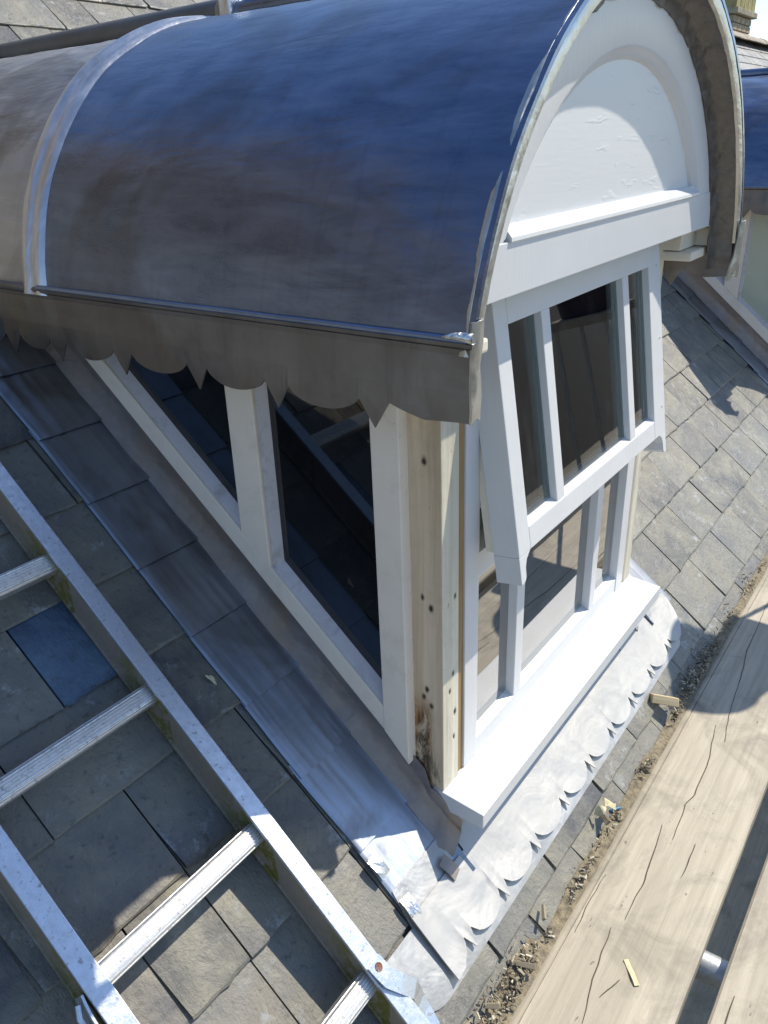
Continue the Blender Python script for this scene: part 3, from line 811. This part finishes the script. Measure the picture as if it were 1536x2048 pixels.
for i in range(2): board(-1.3, 4.6, -1.14 - .24 * i, -.915 - .24 * i, 0, ('fourth', 'fifth')[i] + ' scaffold board outward from the slates, added to shade the gap, behind the photographer', sd=6 + i)  # two outer boards added to keep sun off what shows in the gap
B3, b3 = board(-1.3, 4.6, -.90, -.70, 0, 'third scaffold board, outermost, below the right edge of the photo', sd=3)
# long drying splits in the boards, as strips with shade in their colour
def split(parent, pts, wid, name='split'):
    off = Vector(parent.location)
    pts = [Vector(p) for p in pts]; n = len(pts); v = []; f = []
    for i, p in enumerate(pts):
        w = wid * .62 * (math.sin(math.pi * (i + .3) / (n - .4))) + .0004
        v += [p + Vector((0, -w, 0)) - off, p + Vector((0, w, 0)) - off]
    for i in range(n - 1): f.append((2 * i, 2 * i + 1, 2 * i + 3, 2 * i + 2))
    return mesh_obj(name, v, f, M['crack'], parent)
def splitline(x0, x1, y, amp, seed, z=-.2484, n=40):
    return [(x0 + (x1 - x0) * i / n, y + amp * nz(x0 + (x1 - x0) * i / n, seed, 0, 3) + .3 * amp * nz((x0 + (x1 - x0) * i / n), seed, 4, 22), z + .0016 * 0) for i in range(n + 1)]
def crack(P, wid, seed):
    out = []
    for (a, b) in zip(P, P[1:]):
        n = max(3, int(abs(b[0] - a[0]) / .008))
        for i in range(n):
            f = i / n; x = a[0] + (b[0] - a[0]) * f; y = a[1] + (b[1] - a[1]) * f
            out.append((x, y + .0022 * nz(x, seed, 0, 30) + .002 * nz(x, seed, 3, 9), -.2486))
    out.append((P[-1][0], P[-1][1], -.2486)); split(B1, out, wid)
for P_, w_ in (([(1.4, -.25), (1.058, -.262), (.919, -.278), (.753, -.293), (.674, -.308)], .0008), ([(.721, -.276), (.583, -.296), (.483, -.300), (.447, -.293), (.345, -.299)], .0008),
               ([(.37, -.271), (.31, -.279), (.229, -.287), (.177, -.286), (.131, -.287)], .0008), ([(.103, -.273), (.037, -.280), (-.002, -.283), (-.076, -.298)], .0008),
               ([(.36, -.337), (.31, -.340), (.271, -.339)], .0005), ([(-.022, -.304), (.023, -.319)], .0006), ([(1.3, -.35), (1.05, -.345), (.9, -.352)], .0006), ([(.2, -.225), (.14, -.222), (.06, -.226)], .0004)):
    crack(P_, w_, len(P_) + int(P_[0][0] * 50))
split(B2, splitline(.0, .10, -.475, .002, 9, n=16), .0008)
# transom tube
o = MB().tube([(.205, -1.0, -.317), (.155, -.02, -.317)], .0242, 24).build('scaffold_tube', M['tube'], smooth=True)
tag(o, 'grey scaffold tube seen in the gap between the two boards', 'scaffold tube')
for i, (y0_, y1_) in enumerate(((-.36, -.13), (-.62, -.39), (-.88, -.65), (-1.14, -.91))):
    o, _ = board(-1.6, 4.6, y0_, y1_, 0, ('nearest the wall', 'second from the wall', 'third from the wall', 'farthest from the wall')[i] + ' of the boards on the shaded lower scaffold lift', ztop=-2.2, sd=10 + i)
    o['group'] = 'scaffold boards of the lower lift'
# unseen pail on a hop-up stand, added to throw a rounded shadow on the board
def shadow_bucket():
    B = empty('shadow_bucket', (1.72, -.59, .60)); tag(B, 'black pail added unseen past the right edge to cast the board shadow', 'shadow_bucket')
    pr = [(.0, .0), (.10, .0), (.128, .24), (.135, .245), (.132, .255), (.122, .25), (.095, .012), (.0, .010)]
    n = 28; v = []; f = []
    for i in range(n):
        a = 2 * math.pi * i / n
        for r, z in pr: v.append((r * math.cos(a), r * math.sin(a), z))
    K = len(pr)
    for i in range(n):
        for j in range(K - 1): f.append((i * K + j, i * K + j + 1, ((i + 1) % n) * K + j + 1, ((i + 1) % n) * K + j))
    MB().add(v, f).build('pail', M['shadow_bucket'], B, auto=.6)
    MB().tube([(.13 * math.cos(t), .02 * math.sin(t) * 0, .24 + .13 * math.sin(t)) for t in [math.pi * i / 14 for i in range(15)]], .003, 6).build('handle', M['tube'], B, True)
shadow_bucket()
def shadow_trestle():  # added stand for the unseen shadow-casting pail
    T = empty('shadow_trestle', (1.72, -.59, -.25)); tag(T, 'small hop-up added under the shadow-casting pail, unseen past the right edge', 'shadow_trestle')
    MB().box(-.12, .12, -.11, .11, .82, .85, .003).build('top_plank', M['board'], T)
    for sx_ in (-1, 1):
        for sy_ in (-1, 1): MB().tube([(sx_ * .12, sy_ * .12, 0), (sx_ * .10, sy_ * .09, .82)], .008, 8).build('leg', M['tube'], T, True)
shadow_trestle()

# ------------------------------------------------------------------ offcut, cable, leaves, silt
o = MB().box(-.030, .030, -.017, .017, -.010, .010, .002).build('wood_offcut', M['offcut'])
o.location = (.685, -.163, -.205); o.rotation_euler = (math.radians(-35), math.radians(8), math.radians(-62)); tag(o, 'pale sawn wood offcut lying in the gutter debris beside the board', 'wood offcut')
def rand_pt():
    x = rnd.uniform(-.22, 1.75)
    return x
# silt bed in the gutter line
def silt(u, v):
    x = -.30 + 2.2 * u; y = -.186 - .016 * v - .006 * nz(x, 0, 0, 9) * (1 - v) + (.012 * (1 - v) if x < 0 else 0)
    return RP(x, y, -.0075 + .012 * v + .003 * nz(x, v * .3, 0, 20))
o = MB().grid(silt, 200, 6, .003).build('silt', M['soil'], smooth=True); tag(o, 'brown silt gathered along the eaves beside the board', kind='stuff')
vv = []; ff = []
def chip(p, L, W_, T, q, dens=0):
    k = len(vv)
    pts = [(-L, -W_, 0), (L * .9, -W_ * .7, 0), (L, W_ * .8, 0), (-L * .8, W_, 0), (-L * .9, -W_ * .6, T), (L * .8, -W_ * .4, T), (L * .7, W_ * .6, T), (-L * .7, W_ * .8, T)]
    for a in pts:
        vv.append(Vector(p) + q @ Vector(a))
    for f in ((0, 3, 2, 1), (4, 5, 6, 7), (0, 1, 5, 4), (1, 2, 6, 5), (2, 3, 7, 6), (3, 0, 4, 7)): ff.append(tuple(i + k for i in f))
from mathutils import Euler
for i in range(9000):
    x = rnd.uniform(-.30, 1.8)
    cl = max(0, .04 + 1.1 * nz(x, 3, 0, 9) + .4 * nz(x, 9, 0, 31)) + (.45 if x < -.03 else 0) + (.35 if 1.05 > x > .78 else 0) - (.12 if .36 < x < .62 else 0)
    if rnd.random() > cl: continue
    wide = .030 if (x < -.0 or x > .70) else .012
    y = -.194 + wide * abs(rnd.gauss(0, .45))
    if y > -.140: continue
    p = RP(x, y, .0 + .012 * rnd.random() * max(0, min(1, (-.170 - y) / .02 + .3)))
    s = rnd.choice([.0010, .0014, .0018, .0025, .0038]) * rnd.uniform(.7, 1.2)
    q = Euler((rnd.uniform(-.9, .5), rnd.uniform(-.5, .5), rnd.uniform(0, 6.3))).to_matrix()
    chip(p, s * rnd.uniform(1, 2.4), s * .55, s * .4, q)
o = mesh_obj('debris', vv, ff, M['chips']); tag(o, 'bark chips and grit lying in the eaves gutter beside the board', kind='stuff')
# a few larger pieces are things of their own
def stick(p, L, r, rz, rx, label, m='chips'):
    mb = MB().prism([(-r, -r * .5), (r, -r * .6), (r * .8, r * .5), (-r * .7, r * .6)], lambda a, b, k: Vector((-L / 2 + L * k, a * (1 - .3 * k), b)), 0)
    o = mb.build('bark_strip', M[m]); o.location = p; o.rotation_euler = (rx, .1, rz); tag(o, label, 'bark')
stick(RP(-.055, -.178, .008), .045, .005, 1.9, -.5, 'dark bark strip standing in the debris at the bottom of the gutter line')
stick(RP(-.145, -.172, .008), .024, .005, 2.1, -.6, 'short dark bark scrap on the bare slate left of the other debris')
stick(RP(.045, -.168, .008), .030, .004, .5, -.6, 'brown twig scrap where the debris starts to thin out')
stick(RP(.30, -.172, .010), .030, .006, .9, -.5, 'dark leaf lump caught beside the board near the blue cable', 'soil')
o = MB().grid(lambda u, v: (.035 * (u - .5), .018 * (v - .5) * (1 - (2 * u - 1) ** 2 + .15), .006 * math.sin(u * 7) + .004 * v), 8, 4, .0006).build('dry_leaf', M['leaf'])
o.location = RP(.328, -.168, .018); o.rotation_euler = (-.3, .2, .9); tag(o, 'pale dry leaf scrap lying next to the blue cable end', 'leaf')
o = MB().grid(lambda u, v: (.026 * (u - .5), .016 * (v - .5) * (1 - (2 * u - 1) ** 2 + .15), .005 * math.sin(u * 5)), 8, 4, .0006).build('dry_leaf', M['leaf'])
o.location = RP(.300, -.160, .014); o.rotation_euler = (-.5, .4, 2.4); tag(o, 'smaller curled dry leaf on the slates above the dark leaf lump', 'leaf')
o = MB().tube([(.342, -.176, -.243), (.350, -.184, -.241), (.362, -.188, -.246)], .0028, 8).build('cable_end', M['cable'], smooth=True); tag(o, 'short blue cable end poking over the board edge', 'cable')
o = MB().grid(lambda u, v: (.045 * (u - .5), .008 * (v - .5), .0015 * math.sin(u * 6)), 8, 2, .0012).build('wood_shaving', M['leaf'])
o.location = (.045, -.33, -.2475); o.rotation_euler = (0, 0, .75); tag(o, 'thin pale wood shaving lying on the nearest scaffold board', 'shaving')

# ------------------------------------------------------------------ chimney and ridge beyond
def chimney():
    c0 = Vector((10.335, 2.86, 1.55)); w, d = .46, .46
    Cn = empty('chimney', c0); tag(Cn, 'brick chimney with lichen covered cap on the roof ridge at top right', 'chimney')
    cw = .395
    MB().box(-cw + .012, cw - .012, -d + .012, d - .012, -.4, .66).build('core', M['mortar'], Cn)
    bh = .075; bl = .20
    meshes = {}
    def brk(x0, x1, y0, y1, z):
        key = (round(x1 - x0, 3), round(y1 - y0, 3))
        if key not in meshes:
            o = MB().box(0, x1 - x0, 0, y1 - y0, 0, bh - .010, .004).build('brick', M['brick'], Cn); meshes[key] = o.data
        else:
            o = bpy.data.objects.new('brick', meshes[key]); COL.objects.link(o); o.parent = Cn
        o.location = (x0, y0, z)
    r = 0; z = -.02
    while z < .54:
        off = (r % 2) * bl / 2
        x = -cw
        while x < cw - .01:
            x1 = min(cw, (x + bl) if x > -cw or not off else x + off); brk(x, x1 - .009, -d - .002, -d + .06, z); x = x1
        y = -d + .061
        first = True
        while y < d - .01:
            y1 = min(d, y + (bl if not (first and off) else off)); brk(-cw - .002, -cw + .06, y, y1 - .009, z); y = y1; first = False
        z += bh; r += 1
    MB().box(-cw - .05, cw + .05, -d - .05, d + .05, z, z + .06, .008).build('string_course', M['capstone'], Cn)
    for q in range(5):
        a = -cw - .02 + q * (2 * cw + .04) / 5
        MB().box(a, a + (2 * cw + .04) / 5 - .008, -d - .02, d + .02, z + .061, z + .22, .008).build('cap_stone', M['lichen'], Cn)
    MB().box(-cw, cw, -d, d, z + .221, z + .34, .02).build('cap', M['capstone'], Cn)
chimney()
rt = None
for i in range(46):
    x = -1.0 + i * .305
    if rt is None:
        def rf(u, v):
            a = math.radians(-62 + 124 * v); return (.30 * u, .135 * math.sin(a), .135 * math.cos(a) - .06)
        rt = MB().grid(rf, 2, 10, .014).build('ridge_tile', M['ridge'], roof, True); o = rt
    else: o = rt.copy(); COL.objects.link(o); o.parent = roof
    o.location = (x, RIDGE_Y + .005, 1.862 + rnd.uniform(-.003, .003)); o.rotation_euler = (rnd.uniform(-.02, .02), 0, 0)

# ------------------------------------------------------------------ slates
LJ = {-3: [-.62, -.39, -.18, .03], -2: [-.72, -.50, -.28, -.07], -1: [-.60, -.386, -.165, .04], 0: [-.70, -.494, -.386, -.165, .03], 1: [-.83, -.609, -.388, -.17],
      2: [-.71, -.50, -.28, -.06], 3: [-.60, -.388, -.283, -.10], 4: [-.70, -.50, -.275, -.06], 5: [-.60, -.385, -.17], 6: [-.71, -.50, -.28, -.06], 7: [-.60, -.39, -.17]}
RJ = {-3: [.93, 1.14, 1.35, 1.56], -2: [.84, 1.044, 1.243, 1.45], -1: [.94, 1.153, 1.359, 1.575], 0: [1.045, 1.255, 1.477, 1.69], 1: [.94, 1.15, 1.36, 1.58], 2: [1.04, 1.26, 1.47]}
def joints(k):
    r = random.Random(100 + k)
    out = []
    l = LJ.get(k); rr = RJ.get(k)
    x = l[0] if l else rr and -.5 or -.5 + r.uniform(0, .1)
    a = x; left = []
    while a > -5.6: a -= r.uniform(.16, .23); left.append(a)
    out = left[::-1] + (l if l else [x])
    x = out[-1]
    tgt = rr[0] if rr else None
    while tgt is not None and x < tgt - .27: x += r.uniform(.17, .23); out.append(x)
    if rr: out += rr; x = rr[-1]
    while x < 14.5: x += r.uniform(.16, .235) if r.random() < .85 else r.uniform(.11, .15); out.append(x)
    return out
SL_LEN = GA / CP
def slate_geo(wd, seed, simple=False, tail=1.75):
    """returns verts (u, v, w) and faces; origin = lower left corner"""
    r = random.Random(seed); g = .0014; t = .0062 + r.uniform(-.001, .0016)
    nb = 3 if simple else 9
    L = SL_LEN * tail; sl = -.0075 / SL_LEN
    bot = [(g + (wd - 2 * g) * i / (nb - 1), r.uniform(-.0012, .0012) - (.0035 * r.random() if (not simple and r.random() < .15) else 0)) for i in range(nb)]
    cn = r.random()
    if not simple and cn < .4: bot[0] = (bot[0][0] + .004, bot[0][1] + .005 * r.random())
    if not simple and cn > .7: bot[-1] = (bot[-1][0] - .005, bot[-1][1] + .006 * r.random())
    V = []; F = []
    ch = [(u, v + .0022 + .0035 * r.random()) for u, v in bot]          # chamfer line
    V += [(u, v, -t * .35) for u, v in bot]                             # arris, knocked back
    V += [(u, v, sl * v) for u, v in ch]
    V += [(u, v + .001, -t) for u, v in bot]
    n = nb
    m1 = len(V); V += [(g, L * .35 + r.uniform(-.01, .01), sl * L * .35), (wd - g - r.uniform(0, .0012), L * .35, sl * L * .35),
                       (g + r.uniform(0, .001), L, sl * L), (wd - g, L, sl * L), (g, L, sl * L - t), (wd - g, L, sl * L - t)]
    for i in range(n - 1):
        F.append((i, i + 1, n + i + 1, n + i)); F.append((i + 1, i, 2 * n + i, 2 * n + i + 1))
    F.append(tuple(range(n, 2 * n)) + (m1 + 1, m1))
    F.append((m1, m1 + 1, m1 + 3, m1 + 2))
    F.append((0, n, m1, m1 + 2, m1 + 4, 2 * n)); F.append((n - 1, 3 * n - 1, m1 + 5, m1 + 3, m1 + 1, 2 * n - 1))
    return V, F
def in_foot(x, y):
    for ox, oy in ((0, 0), (DX2, DY2)):
        if -.03 < x - ox < .877 and .0 < y - oy < 1.45: return True
    return False
def vis(P):
    d = P - CAM; z = d.dot(RF)
    if z < .1: return None
    px = FPX * d.dot(RX) / z + 768; py = FPX * d.dot(RD) / z + 1024
    return px, py, z
bpy.context.view_layer.update()
dg = bpy.context.evaluated_depsgraph_get()
cands = []; rows = {}
K1 = int((RIDGE_Y - Y0) / GA) + 1
for k in range(-3, K1):
    js = joints(k); yb = yk(k) if k > -3 else -.204
    for a, b in zip(js, js[1:]):
        xc = (a + b) / 2; ym = yb + GA * .5
        if in_foot(xc, ym): continue
        if yb + GA * .3 > RIDGE_Y - .05: continue
        best = None
        for fx_, fy_ in ((.5, .5), (.12, .12), (.88, .12), (.12, .85), (.88, .85)):
            P = RP(a + (b - a) * fx_, yb + GA * fy_, .004); q = vis(P)
            if q is None or not (-4 < q[0] < 1540 and -4 < q[1] < 2052): continue
            d = (P - CAM); L = d.length
            hit, *_ = sc.ray_cast(dg, CAM, d.normalized(), distance=L - .012)
            if not hit: best = q[2]; break
        cands.append((best if best is not None else 1e9, k, a, b, yb))
cands.sort(key=lambda c: c[0])
vis_n = sum(1 for c in cands if c[0] < 1e8)
print('slates', len(cands), 'visible', vis_n)
LIM = 292
fv = []; ff2 = []
for i, (dist, k, a, b, yb) in enumerate(cands):
    wd = b - a; seed = int((a + 10) * 1000) * 31 + k
    r = random.Random(seed)
    base = RP(a, yb, (0 if k > -3 else -.0065) + r.uniform(-.0008, .0010))
    tw = r.uniform(-.006, .006); tilt_ = r.uniform(-.004, .005)
    if i < LIM and dist < 1e8:
        tail = 1.75 if k > -3 else 1.2
        V, F = slate_geo(wd, seed, False, tail)
        def xf(p):
            u, v, w = p
            w += tilt_ * v + tw * u * .6 ; v2 = v + tw * u
            return Vector((u, 0, 0)) + SOP * v2 + SON * w
        blue = (k == 3 and abs(a + .388) < .002)
        o = mesh_obj('slate', [xf(p) for p in V], F, M['slate_blue' if blue else 'slate'], roof)
        o.location = base
        if blue: o['label'] = 'smooth glossy slate, blue sky reflection put into its colour'
    else:
        V, F = slate_geo(wd, seed, True); n0 = len(fv)
        fv += [base + Vector((u, 0, 0)) + SOP * v + SON * w for u, v, w in V]; ff2 += [tuple(q + n0 for q in f) for f in F]
o = mesh_obj('slate_field', fv, ff2, M['slate_field'], roof); tag(o, kind='stuff')
def blot(u, v):
    a = 2 * math.pi * v; r = (.006 + .002 * math.sin(3 * a + 1)) * u
    return RP(-.178 + r * math.cos(a) * .7 - .3 * r * math.sin(a), .338 + r * math.sin(a) * 1.3, .0062 + .0012 * (1 - u))
o = MB().grid(blot, 4, 14, .0008).build('lime_mark', M['leaf'], smooth=True); tag(o, 'whitish blue dropping on the slate beside the lead soakers', 'dropping')
